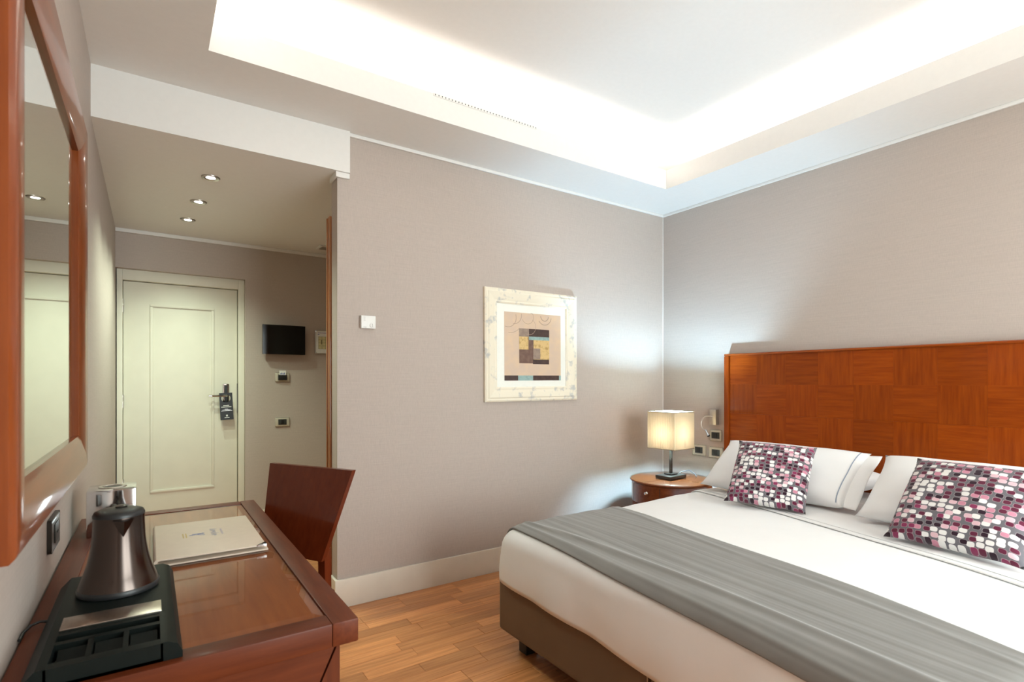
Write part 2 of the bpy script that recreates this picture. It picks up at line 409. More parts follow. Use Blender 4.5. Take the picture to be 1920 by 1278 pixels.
# door hanger on the lever
h = thing('door_hanger', 'black do-not-disturb card with white print hanging on the entrance door lever', 'door hanger', (DX0 + hx, YD + yf - .066, 1.0))
hm = MB(); N = 28; ow, z0, z1, cz, rr = .049, -.065, .16, .115, .034
outer = []; inner = []
for k in range(N):
    a = 2 * PI * k / N; ca, sa = math.cos(a), math.sin(a)
    inner.append((rr * ca, cz + rr * sa))
    t = min(ow / abs(ca) if abs(ca) > 1e-6 else 9, ((z1 - cz) if sa > 0 else (cz - z0)) / abs(sa) if abs(sa) > 1e-6 else 9)
    outer.append((t * ca, cz + t * sa))
cr = [(ow, z1), (-ow, z1), (-ow, z0), (ow, z0)]
for c_ in cr:                                     # snap the nearest outer point to each corner
    i = min(range(N), key=lambda i: (outer[i][0] - c_[0]) ** 2 + (outer[i][1] - c_[1]) ** 2); outer[i] = c_
vs = [(p[0], y_, p[1]) for y_ in (0, .0012) for p in inner + outer]
fs = []
for k in range(N):
    k2 = (k + 1) % N
    fs += [(k, k2, N + k2, N + k), (2 * N + k, 3 * N + k, 3 * N + k2, 2 * N + k2), (N + k, N + k2, 3 * N + k2, 3 * N + k), (k, 2 * N + k, 2 * N + k2, k2)]
hm.add(vs, fs); card = hm.build('card', M['black'], h)
pr = MB()
for (z, x0, x1, n_) in ((.052, -.022, .022, 5), (.040, -.038, .038, 9)):
    for i in range(n_):
        a = x0 + (x1 - x0) * i / n_; pr.box(a, a + (x1 - x0) / n_ * .8, -.0006, 0, z, z + .006)
pr.box(-.018, .018, -.0006, 0, -.048, -.043); pr.box(-.006, .006, -.0006, 0, -.036, -.022)
tag(pr.build('print', M['paper'], card), kind='stuff')
pr2 = MB()
for (z, w_) in ((.018, .03), (.010, .04), (.024, .012)): pr2.box(-w_, w_, -.0006, 0, z, z + .002)
tag(pr2.build('small_print', M['steel'], card), kind='stuff')
h.rotation_euler = (0, R(-3), 0)

# ------------------------------------------------------------------ lights that belong to the room
M['led'] = emit('led_glow', COVE_COL, COVE_E)
STR = (('along the cove above the picture wall', TX0, TX1, TY1 + .09, TY1 + .19), ('along the cove above the headboard wall', TX1 + .09, TX1 + .19, TY0, TY1),
       ('along the cove on the mirror wall side', TX0 - .19, TX0 - .09, TY0, TY1), ('along the cove by the window', TX0, TX1, TY0 - .19, TY0 - .09))
for lab, a, b, c, e in STR:
    t = thing('led_strip', 'warm white LED strip ' + lab, 'LED strip', ((a + b) / 2, (c + e) / 2, ZS + .02), group='cove LED strips')
    hx_, hy_ = (b - a) / 2, (e - c) / 2
    box('channel', M['steel'], t, -hx_, hx_, -hy_, hy_, 0, .008)
    box('diffuser', M['led'], t, -hx_ + .004, hx_ - .004, -hy_ + .004, hy_ - .004, .008, .018)
M['downglow'] = emit('downlight_glow', (0.95, 1.0, 0.95), 14)
for i, (x, y_, lab) in enumerate(((.288, 3.47, 'nearest the white beam'), (.262, 3.98, 'in the middle of the row of three'), (.228, 4.46, 'nearest the entrance door'))):
    t = thing('downlight', 'round recessed hallway ceiling spotlight ' + lab, 'downlight', (x, y_, ZA), group='hallway downlights')
    MB().lathe([(.023, -.001), (.026, -.005), (.044, -.007), (.048, -.003), (.048, 0)], n=32, cap=False).build('ring', M['steel'], t, 50)
    MB().lathe([(.001, -.003), (.023, -.003), (.023, -.001)], n=28).build('lens', M['downglow'], t)
    l = bpy.data.lights.new('downlight_beam', 'SPOT'); l.energy = DOWN_W; l.color = DOWN_COL; l.spot_size = R(125); l.spot_blend = .8; l.shadow_soft_size = .03
    lo = bpy.data.objects.new('downlight_beam', l); C.objects.link(lo); lo.parent = t; lo.location = (0, 0, -.02)
v_ = thing('ceiling_vent', 'small pale square air vent in the hallway ceiling', 'vent', (1.27, 4.72, ZA))
box('rim', M['plastic'], v_, -.075, .075, -.075, .075, -.008, 0, .003)
for k in range(6): box('slat', M['steel'], v_, -.055, .055, -.052 + k * .019, -.040 + k * .019, -.012, -.008)
g = thing('linear_air_grille', 'row of small dark slots along the lit ceiling cove lip', 'air grille', (1.58, TY1 - .001, ZS + .133))
box('bar', M['white'], g, -.34, .34, -.002, .004, -.012, .004)
for k in range(34): box('slot', M['module'], g, -.33 + k * .02, -.326 + k * .02, -.0032, -.002, -.008, -.001)

# ------------------------------------------------------------------ desk
DZT = 0.745; dx0, dx1, dy0, dy1 = XL + .004, 0.372, 1.135, 2.53
dk = thing('writing_desk', 'dark reddish wooden writing desk with inset glass top along the left wall', 'desk', (dx0, dy0, 0))
lw, ll = dx1 - dx0, dy1 - dy0
bw = .055
box('top_board', M['desktop'], dk, bw, lw - bw, bw, ll - bw, DZT - .05, DZT - .007)
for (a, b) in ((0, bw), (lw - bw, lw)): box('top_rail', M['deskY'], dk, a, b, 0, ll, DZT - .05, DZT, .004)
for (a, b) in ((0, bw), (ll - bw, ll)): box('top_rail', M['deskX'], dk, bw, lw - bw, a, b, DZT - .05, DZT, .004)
gl = MB()      # bevelled glass inset
gx0, gx1, gy0, gy1, zt, zb, bv = bw + .002, lw - bw - .002, bw + .002, ll - bw - .002, DZT - .0005, DZT - .0065, .02
gl.add([(gx0, gy0, zb), (gx1, gy0, zb), (gx1, gy1, zb), (gx0, gy1, zb), (gx0, gy0, zt - .003), (gx1, gy0, zt - .003), (gx1, gy1, zt - .003), (gx0, gy1, zt - .003),
        (gx0 + bv, gy0 + bv, zt), (gx1 - bv, gy0 + bv, zt), (gx1 - bv, gy1 - bv, zt), (gx0 + bv, gy1 - bv, zt)],
       [(3, 2, 1, 0), (0, 1, 5, 4), (1, 2, 6, 5), (2, 3, 7, 6), (3, 0, 4, 7), (4, 5, 9, 8), (5, 6, 10, 9), (6, 7, 11, 10), (7, 4, 8, 11), (8, 9, 10, 11)])
gl.build('glass_inset', M['glass'], dk)
# end panels: two boards meeting on a slanted seam
for ye in (.035, ll - .065):
    fn = lambda p, t: (p[0], t, p[1])
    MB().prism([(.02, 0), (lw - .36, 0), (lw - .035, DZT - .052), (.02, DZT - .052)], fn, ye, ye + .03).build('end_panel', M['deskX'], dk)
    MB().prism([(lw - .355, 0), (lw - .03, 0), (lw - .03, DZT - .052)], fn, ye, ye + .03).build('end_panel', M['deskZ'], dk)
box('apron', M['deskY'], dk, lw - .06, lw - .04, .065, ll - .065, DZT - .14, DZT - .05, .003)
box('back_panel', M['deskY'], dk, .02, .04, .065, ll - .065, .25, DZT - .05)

# chair pushed in at the far half of the desk
Cx, Cy = .5475, 2.3025
ang = math.atan2(-.859, .511)                    # chair's own x axis lies along its backrest
ch = thing('desk_chair', 'reddish wooden chair with solid tapered backrest pushed in at the desk', 'chair', (Cx, Cy, 0), ang)
# local: +x along backrest to the near side, -y is forward (to the desk)
def bk(u, z):                                    # point on the backrest front plane
    t = (z - .56) / .34; return Vector((u, -.10 + .10 * t, z))
def slab(name, pts, th, parent, mat):
    n = len(pts); off = Vector((0, th, 0))
    return MB().add([p for p in pts] + [p + off for p in pts], [list(range(n)), list(range(n, 2 * n))[::-1]] + [[i, (i + 1) % n, (i + 1) % n + n, i + n] for i in range(n)]).build(name, mat, parent)
slab('backrest', [bk(-.165, .56), bk(.165, .56), bk(.228, .9), bk(-.228, .9)], .022, ch, M['chair'])
MB().box(-.21, .21, -.50, -.07, .425, .455, .012).build('seat', M['chair'], ch, 35)
for s_ in (-1, 1):
    p0, p1 = bk(.150 * s_, .60), Vector((.145 * s_, -.03, 0))
    lg = MB(); q = .017
    def ring(p, w_): return [(p.x - w_, p.y - w_ + .02, p.z), (p.x + w_, p.y - w_ + .02, p.z), (p.x + w_, p.y + w_ + .02, p.z), (p.x - w_, p.y + w_ + .02, p.z)]
    mid = Vector((.15 * s_, -.085, .43))
    rs = ring(p0, q) + ring(mid, q) + ring(p1, q * .85)
    lg.add(rs, [(0, 1, 2, 3), (8, 11, 10, 9)] + [(j * 4 + i, j * 4 + (i + 1) % 4, j * 4 + 4 + (i + 1) % 4, j * 4 + 4 + i) for j in range(2) for i in range(4)])
    lg.build('leg', M['chair'], ch)
    fl_ = MB(); rs = ring(Vector((.185 * s_, -.485, .425)), .018) + ring(Vector((.185 * s_, -.475, 0)), .014)
    fl_.add(rs, [(0, 1, 2, 3), (4, 7, 6, 5)] + [(i, (i + 1) % 4, 4 + (i + 1) % 4, 4 + i) for i in range(4)]); fl_.build('leg', M['chair'], ch)

# ------------------------------------------------------------------ mirror on the left wall
my0, my1, mz0, mz1 = 1.045, 2.145, 0.985, 2.04
iy0, iy1, iz0, iz1 = 1.185, 2.035, 1.09, 1.935
mi = thing('wall_mirror', 'large wall mirror in a broad glossy cherry wood frame above the desk', 'mirror', (XL, (my0 + my1) / 2, mz0))
yc = (my0 + my1) / 2
def mbar(name, o0, o1, i0, i1, mat):             # profile across the bar, outer edge proud, inner edge lower
    prof = [(0, .004), (0, .044), (.06, .050), (.16, .0525), (.5, .050), (.86, .044), (1.0, .038), (1.0, .004)]
    mb = MB(); n = len(prof); vs = []
    for (A, B) in ((o0, i0), (o1, i1)):
        for (t, x) in prof: vs.append((x, A[0] + (B[0] - A[0]) * t - yc, A[1] + (B[1] - A[1]) * t - mz0))
    mb.add(vs, [list(range(n)), list(range(n, 2 * n))[::-1]] + [[i, (i + 1) % n, (i + 1) % n + n, i + n] for i in range(n)])
    return mb.build(name, mat, mi, 30)
cc = .03
mbar('frame_bar', (my0, mz0), (my0, mz1), (iy0, iz0), (iy0, iz1), M['mirZ'])
mbar('frame_bar', (my1, mz1), (my1, mz0), (iy1, iz1), (iy1, iz0), M['mirZ'])
mbar('frame_bar', (my0, mz1), (my1, mz1), (iy0, iz1), (iy1, iz1), M['mirX'])
mbar('frame_bar', (my1, mz0), (my0, mz0), (iy1, iz0), (iy0, iz0), M['mirX'])
box('mirror_glass', M['mirror'], mi, .022, .030, iy0 - yc - .01, iy1 - yc + .01, iz0 - mz0 - .01, iz1 - mz0 + .01)

# ------------------------------------------------------------------ things on the desk
tr = thing('kettle_tray', 'black hospitality tray with sachet slots at the near end of the desk', 'tray', (-.062, 1.155, DZT))
tw, tl, th_ = .113, .505, .034
tb = MB()
prof = [(-tw, 0), (-tw, .012), (-tw + .02, th_), (tw - .022, th_), (tw - .008, .027), (tw, .012), (tw, 0)]
tb.prism(prof, lambda p, t: (p[0], t, p[1]), .155, tl)                       # solid rear part under the kettle
tb.prism([(-tw, 0), (-tw, .012), (-tw + .02, th_), (-tw + .034, th_), (-tw + .034, 0)], lambda p, t: (p[0], t, p[1]), .0, .155)
tb.prism([(tw, 0), (tw, .012), (tw - .008, .027), (tw - .022, th_), (tw - .034, th_), (tw - .034, 0)], lambda p, t: (p[0], t, p[1]), .0, .155)
tb.box(-tw + .034, tw - .034, 0, .155, 0, .006)
for (a, b) in ((0, .022), (.098, .112), (.140, .155)): tb.box(-tw + .03, tw - .03, a, b, 0, th_ - .001)
for k in (1, 2): x = -tw + .034 + k * (2 * tw - .068) / 3; tb.box(x - .004, x + .004, .02, .10, 0, th_ - .001)
tb.build('tray_body', M['trayb'], tr, 35)
box('metal_plate', plain('ribbed_plate', (0.62, 0.54, 0.46), .3, 1.0, vary=.08, scale=160), tr, -tw + .034, tw - .03, .16, .225, th_, th_ + .0025, .001)
for k in range(3):
    x = -tw + .034 + (k + .5) * (2 * tw - .068) / 3
    MB().add([(x - .02, .03, .006), (x + .022, .03, .006), (x + .022, .09, .026), (x - .02, .09, .026)], [(0, 1, 2, 3)]).build('slot_ramp', M['trayb'], tr)
cd = MB(); cd.tube([(-tw + .005, .30, .010), (-tw - .012, .302, .012), (-tw - .024, .295, .010), (-tw - .033, .27, .006), (-tw - .034, .24, .004)], .003, 8)
cd.build('power_cord', M['black'], tr, 60)
KX, KY = -.057, 1.515
kt = thing('electric_kettle', 'dark brushed steel electric kettle with black lid standing on the tray', 'kettle', (KX, KY, DZT + th_))
MB().lathe([(.073, 0), (.077, .002), (.078, .010), (.0755, .014)], n=48).build('base_ring', M['black'], kt, 50)
body = [(.0755, .013), (.0725, .024), (.0680, .036), (.0635, .049), (.0590, .065), (.0550, .083), (.0520, .102), (.0500, .122), (.0488, .142), (.0483, .158), (.0485, .168)]
MB().lathe(body, n=64).build('body', M['kettle'], kt, 50)
lid = MB().lathe([(.049, .168), (.049, .172), (.046, .178), (.036, .182), (.016, .184), (.001, .1845)], n=48).build('lid', M['black'], kt, 50)
MB().lathe([(.011, .183), (.012, .187), (.008, .189), (.001, .1893)], .004, .006, n=20).build('lid_knob', M['gun'], lid, 50)
# spout towards the room: V-shaped beak on the body's shoulder
sd = Vector((.18, -.98, 0)).normalized(); sp = Vector((sd.y, -sd.x, 0))
def kp(out, side, z): q = sd * out + sp * side; return (q.x, q.y, z)
MB().add([kp(.049, -.021, .166), kp(.049, .021, .166), kp(.064, 0, .164), kp(.0535, 0, .128), kp(.046, 0, .166)],
         [(0, 2, 3), (1, 3, 2), (0, 4, 2), (4, 1, 2)]).build('spout', M['kettle'], kt)
hb = MB(); hb.tube([kp(-.048, 0, .165), kp(-.075, 0, .172), kp(-.098, 0, .16), kp(-.103, 0, .12), kp(-.098, 0, .07), kp(-.085, 0, .035), kp(-.066, 0, .028)], [.008, .009, .010, .010, .009, .008, .007], 12)
hb.build('handle', M['black'], kt, 60)
# chrome tissue cube
tx = thing('tissue_box', 'square chrome tissue box cover behind the kettle against the wall', 'tissue box', (-.103, 2.265, DZT))
tq = .066; tb = MB().box(-tq, tq, -tq, tq, 0, .15, .004)
tb.build('cover', M['chrome'], tx, 35)
MB().lathe([(.026, .1502), (.028, .153), (.038, .153), (.040, .1502)], n=28, cap=False, sy=1.0).build('opening_ring', M['steel'], tx, 50)
MB().lathe([(.001, .1508), (.027, .1508)], n=24, cap=False).build('opening', M['black'], tx)
# folder with logo
fo = thing('document_folder', 'beige leatherette guest folder with a small blue logo lying on the desk glass', 'folder', (.015, 1.745, DZT))
fw, fd = .276, .418
box('back_cover', M['folder'], fo, 0, fw + .006, .0, fd - .008, 0, .005, .002)
cv = MB().box(0, fw, .0, fd, .0, .005, .002, M=Matrix.Translation((0, 0.0, .016)) @ Matrix.Rotation(R(.4), 4, 'Y')).build('front_cover', M['folder'], fo, 35)
sp_ = MB(); sp_.prism([(.012 * math.cos(PI / 2 + PI * k / 10) * .8 + .004, .0105 + .0105 * math.sin(PI / 2 + PI * k / 10)) for k in range(11)] + [(.006, .004), (.001, .0105), (.006, .017)],
    lambda p, t: (p[0], t, p[1]), 0.001, fd - .004); sp_.build('spine', M['folder'], fo, 40)
pg = MB().box(.03, fw - .035, .04, fd - .04, .005, .012); pg.build('pages', M['paper'], fo)
for c_ in ((fw - .03, .0), ):
    MB().prism([(fw - .026, -.001), (fw + .001, -.001), (fw + .001, .026)], lambda p, t: (p[0], p[1], t), .0135, .0205).build('metal_corner', M['chrome'], fo)
zl = .0212 - .0014
lg = MB()
def flat(mb, pts, w_, z):                         # flat ribbon stroke
    pts = [Vector((p[0], p[1], 0)) for p in pts]; L = []; Rr = []
    for i, p in enumerate(pts):
        t = (pts[min(i + 1, len(pts) - 1)] - pts[max(i - 1, 0)]).normalized(); n_ = Vector((-t.y, t.x, 0)) * w_ / 2
        L.append(p + n_); Rr.append(p - n_)
    n = len(pts); vs = [(q.x, q.y, .0213 - q.x * math.sin(R(.4))) for q in L + Rr]
    mb.add(vs, [(i, i + 1, n + i + 1, n + i) for i in range(n - 1)])
bx_, by_ = .085, .205
for k in (0, .008): flat(lg, [(bx_ - .012 + k, by_ - .006), (bx_ - .012 + k, by_ + .052)], .0035, zl)
tag(lg.build('logo_bars', M['gold'], cv), kind='stuff')
lg = MB()
flat(lg, [(bx_ + .004, by_ + .016), (bx_ + .02, by_ + .02), (bx_ + .032, by_ + .014), (bx_ + .046, by_ + .006)], .006, zl)
flat(lg, [(bx_ + .012, by_ + .028), (bx_ + .026, by_ + .03), (bx_ + .046, by_ + .026)], .006, zl)
flat(lg, [(bx_ + .024, by_ + .018), (bx_ + .034, by_ + .024), (bx_ + .044, by_ + .034)], .004, zl)
zz = []
for i in range(17): zz.append((bx_ + .064 + (.014 if i % 2 else 0) + (.006 if i % 5 == 0 else 0), by_ - .018 + i * .0055))
flat(lg, zz, .0035, zl); tag(lg.build('logo_script', M['blue'], cv), kind='stuff')
lg = MB()
zz = [(bx_ + .092 + (.005 if i % 2 else 0), by_ - .012 + i * .006) for i in range(13)]
flat(lg, zz, .003, zl); lg.build('logo_small_script', M['lilac'], cv)

# socket on the left wall under the mirror
def plate_at(name, label, loc, rotz, w_=.118, h_=.078, module=True, cat='switch', group=None):
    """local: +x to the right when facing it, -y out of the wall"""
    t = thing(name, label, cat, loc, rotz, group)
    MB().box(-w_ / 2, w_ / 2, -.010, 0, -h_ / 2, h_ / 2, .0095, seg=3).build('cover_plate', M['plate'], t, 40)
    mw = .034
    box('module', M['module'], t, -mw, mw, -.0125, -.009, -.024, .024, .0015)
    return t
s0 = plate_at('power_socket', 'dark socket plate on the left wall below the mirror', (XL, 1.83, .86), R(90), .15, .085, cat='socket')
for c_ in s0.children:
    if c_.name.startswith('cover_plate'): c_.data.materials[0] = M['gun']
for z in (-.009, 0, .009): MB().lathe([(.0025, 0), (.0025, .001)], n=10).build('socket_hole', M['black'], s0, loc=(z, -.0127, 0), rot=(R(90), 0, 0))

# ------------------------------------------------------------------ picture wall
pf = thing('framed_picture', 'framed abstract print of brown, gold and teal blocks on the taupe wall', 'picture', (2.193, YP, 1.497), 0)
pf.rotation_euler = (0, R(-0.3), 0)
PWd, PH, fb = .392, .376, .098
def pbar(o0, o1, i0, i1):
    prof = [(0, 0), (0, .020), (.10, .026), (.22, .024), (.30, .029), (.60, .024), (.80, .016), (.90, .018), (1.0, .012), (1.0, 0)]
    n = len(prof); vs = []
    for (A, B) in ((o0, i0), (o1, i1)):
        for (t, x) in prof: vs.append((A[0] + (B[0] - A[0]) * t, -x, A[1] + (B[1] - A[1]) * t))
    MB().add(vs, [list(range(n)), list(range(n, 2 * n))[::-1]] + [[i, (i + 1) % n, (i + 1) % n + n, i + n] for i in range(n)]).build('frame_bar', M['frame'], pf, 30)
ox, oz, ix, iz = PWd, PH, PWd - fb, PH - fb
pbar((-ox, -oz), (ox, -oz), (-ix, -iz), (ix, -iz)); pbar((ox, oz), (-ox, oz), (ix, iz), (-ix, iz))
pbar((-ox, oz), (-ox, -oz), (-ix, iz), (-ix, -iz)); pbar((ox, -oz), (ox, oz), (ix, -iz), (ix, iz))
box('mat_board', M['mat_board'], pf, -ix - .005, ix + .005, -.008, -.002, -iz - .005, iz + .005)
ax0, ax1, az0, az1 = -.234, .250, -.236, .226
art = box('print', M['art_bg'], pf, ax0, ax1, -.0088, -.008, az0, az1)
def ap(name, mat, u0, u1, v0, v1, lift=.0003):   # u,v: fractions of the print, v from the top
    X = lambda u: ax0 + (ax1 - ax0) * u; Z = lambda v: az1 - (az1 - az0) * v
    box(name, mat, art, X(u0), X(u1), -.0088 - lift, -.0088, Z(v1), Z(v0))
ap('print_block', M['art_brown'], .25, .78, .23, .745)
ap('print_block', M['art_taupe'], .25, .42, .23, .35, .0006); ap('print_block', M['art_gold'], .25, .41, .35, .54, .0006)
ap('print_block', M['art_dark'], .42, .785, .235, .345, .0006); ap('print_block', M['art_teal'], .42, .785, .345, .395, .0006)
ap('print_block', M['art_gold'], .50, .785, .395, .685, .0006); ap('print_block', M['art_taupe'], .495, .62, .52, .68, .0009)
ap('print_block', M['art_dark'], .49, .78, .685, .755, .0006)
ap('print_block', M['art_dark'], 0, .23, .925, 1.0, .0003); ap('print_block', M['art_teal'], .23, .49, .925, 1.0, .0003); ap('print_block', M['art_dark'], .49, .965, .925, 1.0, .0003); ap('print_block', M['art_teal'], .965, 1.0, .925, 1.0, .0003)
sc_ = MB()
def arc(cu, cv_, ru, a0, a1, w_=.004):
    n = 18; pts = []
    for k in range(n + 1):
        a = R(a0 + (a1 - a0) * k / n)
        u = cu + ru * math.cos(a); v = cv_ + ru * math.sin(a)
        pts.append((min(max(ax0 + (ax1 - ax0) * u, ax0), ax1), min(max(az1 - (az1 - az0) * v, az0), az1)))
    vs = []; 
    for i, p in enumerate(pts):
        q0, q1 = pts[max(i - 1, 0)], pts[min(i + 1, n)]; t = Vector((q1[0] - q0[0], q1[1] - q0[1]));
        if t.length < 1e-6: t = Vector((1, 0))
        t.normalize(); vs += [(p[0] - t.y * w_ / 2, -.0098, p[1] + t.x * w_ / 2), (p[0] + t.y * w_ / 2, -.0098, p[1] - t.x * w_ / 2)]
    sc_.add(vs, [(2 * i, 2 * i + 1, 2 * i + 3, 2 * i + 2) for i in range(n)])
arc(.06, .08, .14, -20, 110); arc(.16, .04, .13, -10, 95); arc(.40, .06, .10, -60, 160, .003); arc(.70, .04, .12, 5, 150, .005); arc(.70, .03, .07, 0, 180, .006); arc(.10, .10, .20, 40, 100, .003); arc(.42, .20, .12, -60, 120, .0025)
sc_.build('print_scroll', M['art_ink'], art)

th = thing('thermostat', 'small square white room thermostat at the left end of the picture wall', 'thermostat', (1.028, YP, 1.590))
box('housing', M['plastic'], th, -.042, .042, -.026, 0, -.036, .036, .003)
dl = MB().lathe([(.013, 0), (.013, .004), (.011, .005)], n=24).build('dial', M['plastic'], th, 40, loc=(.020, -.026, -.018), rot=(R(90), 0, 0))
box('dial_mark', M['stitch'], dl, -.0015, .0015, -.009, .009, .005, .0056)
for k in range(4): box('mark', M['stitch'], th, -.028, -.018, -.0264, -.026, .026 - k * .006, .0275 - k * .006)
box('nameplate', M['stitch'], th, -.030, -.012, -.0264, -.026, -.031, -.028)

# ------------------------------------------------------------------ far hallway wall
tv = thing('television', 'small black flat screen television on the hallway wall beside the door', 'television', (.968, YD, 1.615))
N = 12
mb = MB()
def tvp(u, v, back):
    x = (u - .5) * .345; z = (v - .5) * .252
    return (x, (-.03 if back else -.062 - .008 * math.cos((u - .5) * PI) * 1.0), z)
mb.grid(lambda u, v: tvp(u, v, False), N, 6); n1 = len(mb.v)
mb.grid(lambda u, v: tvp(u, v, True), N, 6); mb.uv = {}
W_ = N + 1; H_ = 7
edge = [i for i in range(W_)] + [j * W_ + N for j in range(1, H_)] + [(H_ - 1) * W_ + i for i in range(N - 1, -1, -1)] + [j * W_ for j in range(H_ - 2, 0, -1)]
for k in range(len(edge)):
    a, b = edge[k], edge[(k + 1) % len(edge)]; mb.f.append((a, b, b + n1, a + n1))
mb.build('screen', M['screen'], tv, 30)
box('wall_bracket', M['black'], tv, -.08, .08, -.03, 0, -.06, .06)
ev = thing('evacuation_plan', 'framed floor plan notice on the hallway wall next to the wooden casing', 'notice', (1.335, YD, 1.612))
box('backing', M['steel'], ev, -.095, .095, -.012, 0, -.105, .105, .002)
sheet = box('sheet', M['paper'], ev, -.088, .088, -.0135, -.012, -.099, .099)
box('plan_field', plain('plan_yellow', (.66, .62, .36), .7, vary=.1, scale=60), sheet, -.070, .060, -.0140, -.0135, -.062, .050)
gl = MB()
for k in range(5): gl.box(-.070 + k * .0318, -.068 + k * .0318, -.0144, -.0140, -.062, .050)
for k in range(5): gl.box(-.070, .060, -.0144, -.0140, -.062 + k * .0275, -.0605 + k * .0275)
gl.box(-.045, -.037, -.0144, -.014, -.02, .02); gl.build('plan_lines', plain('plan_ink', (.16, .15, .08), .7), sheet)
box('heading', M['lilac'], sheet, -.074, .07, -.0140, -.0135, .080, .088)
box('sign_mark', M['blue'], sheet, -.076, -.060, -.0140, -.0135, .066, .073)
for (a, b) in ((-.09, -.1), (-.09, .1), (.09, -.1), (.09, .1)): MB().lathe([(.006, 0), (.006, .006), (.003, .008)], n=14).build('fixing', M['chrome'], ev, 40, loc=(a, -.012, b), rot=(R(90), 0, 0))
ks = plate_at('key_card_switch', 'key card holder switch on the hallway wall under the television', (.962, YD, 1.292), 0)
box('card_slot', M['black'], ks, -.036, .036, -.022, -.0125, -.026, .020, .002)
kc = thing('key_card', 'white key card standing in the hallway key card switch', 'key card', (.962, YD - .018, 1.31))
box('card', M['paper'], kc, -.027, .027, -.0005, .0005, 0, .040)
lm = MB()
for k in range(4): lm.box(-.02 + k * .010, -.013 + k * .010, -.0009, -.0005, .006, .016 + .006 * (k % 2))
lm.build('card_print', M['blue'], kc)
ls = plate_at('light_switch', 'light switch plate on the hallway wall below the key card switch', (.962, YD, .902), 0)
box('rocker', M['black'], ls, -.012, .012, -.0150, -.0125, -.018, .018, .002)

# ------------------------------------------------------------------ bed
BX0, BX1, BY0, BY1 = 1.335, 3.48, 0.285, 2.115
bd = thing('double_bed', 'wide double bed with brown leatherette base and black feet', 'bed', ((BX0 + BX1) / 2, (BY0 + BY1) / 2, 0))
cxb, cyb = (BX0 + BX1) / 2, (BY0 + BY1) / 2; hx_, hy_ = (BX1 - BX0) / 2, (BY1 - BY0) / 2
# base in two halves meeting in the middle of the width
for s_, lab in ((-1, 0), (1, 1)):
    a, b = (-hy_ + .02, -.004) if s_ < 0 else (.004, hy_ - .01)
    MB().box(-hx_ + .015, hx_, a, b, .10, .385, .022, seg=3).build('base', M['bedbase'], bd, 40)
for x in (-hx_ + .12, hx_ - .12):
    for y_ in (-hy_ + .10, -.12, .12, hy_ - .10):
        MB().box(x - .03, x + .03, y_ - .03, y_ + .03, 0, .10, .004).build('leg', M['black'], bd)
MB().box(-hx_ + .02, hx_, -hy_ + .02, hy_ - .02, .385, .53, .05, seg=3).build('mattress', M['linen2'], bd, 40)
box('zip_strip', M['steel'], bd, -hx_ + .013, -hx_ + .016, -.002, .002, .12, .34)

# bedding: one surface law shared by duvet, folded sheet and runner; (x, y) are flattened cloth coordinates
from mathutils import noise as mno
RF = .085
def wr(x, y):
    a = mno.noise(Vector((x * 2.2, y * 1.3, 1.7))) * .010 + mno.noise(Vector((x * 7, y * 2.5, 4.1))) * .0035
    return a
def surf(x, y, lift=0.0, drop=.235):
    ix0, ix1, iy0, iy1 = BX0 + RF, BX1, BY0 + RF, BY1 - RF
    qx, qy = min(max(x, ix0), ix1), min(max(y, iy0), iy1)
    dx, dy = x - qx, y - qy
    dd = math.hypot(dx, dy)
    u = (qx - BX0) / (BX1 - BX0); v = (qy - BY0) / (BY1 - BY0)
    top = .572 + .026 * (1 - abs(2 * v - 1) ** 2.4) * min(1, u * 3.0 + .25) + .012 * min(1, u * 2)
    top += wr(x, y)
    r = RF + lift
    if dd < 1e-6: return Vector((qx, qy, top + lift))
    ux, uy = dx / dd, dy / dd
    a = min(dd / RF, PI / 2)
    out = r * math.sin(a); down = RF - r * math.cos(a)
    if dd > RF * PI / 2:
        e = dd - RF * PI / 2; down += e; out += .010 * math.sin(e * 14) + .012 * mno.noise(Vector((qx * 5, qy * 5, .3))) * min(1, e * 8)
    return Vector((qx + ux * out, qy + uy * out, top - down))
def cloth(name, label, cat, mat, mb, thick=.006):
    o = mb.build(name, mat, None, 60); tag(o, label, cat)
    sm = o.modifiers.new('thickness', 'SOLIDIFY'); sm.thickness = thick; sm.offset = -1
    return o
NU, NV = 120, 110
D1 = RF * PI / 2 - RF + .145
def hemdrop(y):
    P = ((.0, .27), (.4, .27), (.8, .275), (1.18, .302), (1.5, .326), (1.85, .340), (2.1, .352), (2.4, .35))
    for (a, za), (b, zb) in zip(P, P[1:]):
        if a <= y <= b:
            t = (y - a) / (b - a); t = t * t * (3 - 2 * t); return .50 - (za + (zb - za) * t)
    return .15
def duv(u, v):
    # hem drop varies slowly along the foot end
    y0, y1 = BY0 - D1, BY1 + D1
    y_ = y0 + (y1 - y0) * v
    fd = D1 - .145 + hemdrop(y_)
    x0 = BX0 - fd
    x = x0 + (BX1 - .03 - x0) * u
    ix0, iy0, iy1 = BX0 + RF, BY0 + RF, BY1 - RF
    # pull the cloth corner in so that it hangs in a rounded fold
    dx = ix0 - x; dy = max(iy0 - y_, y_ - iy1)
    if dx > 0 and dy > 0:
        m_ = max(dx, dy); hpt = math.hypot(dx, dy); k = m_ / hpt
        x = ix0 - dx * k; y_ = (iy0 - dy * k) if y_ < iy0 else (iy1 + dy * k)
    return surf(x, y_)
mb = MB().grid(duv, NU, NV)
dv = cloth('duvet', 'white duvet spread over the bed and hanging over its foot end', 'duvet', M['linen'], mb, .02)
def hem(y): return 2.30 + (y - .5) * .275
def fold(u, v):
    y_ = BY0 - .05 + (BY1 - BY0 + .10) * v; x0 = hem(y_); return surf(x0 + (3.05 - x0) * u, y_, .0075)
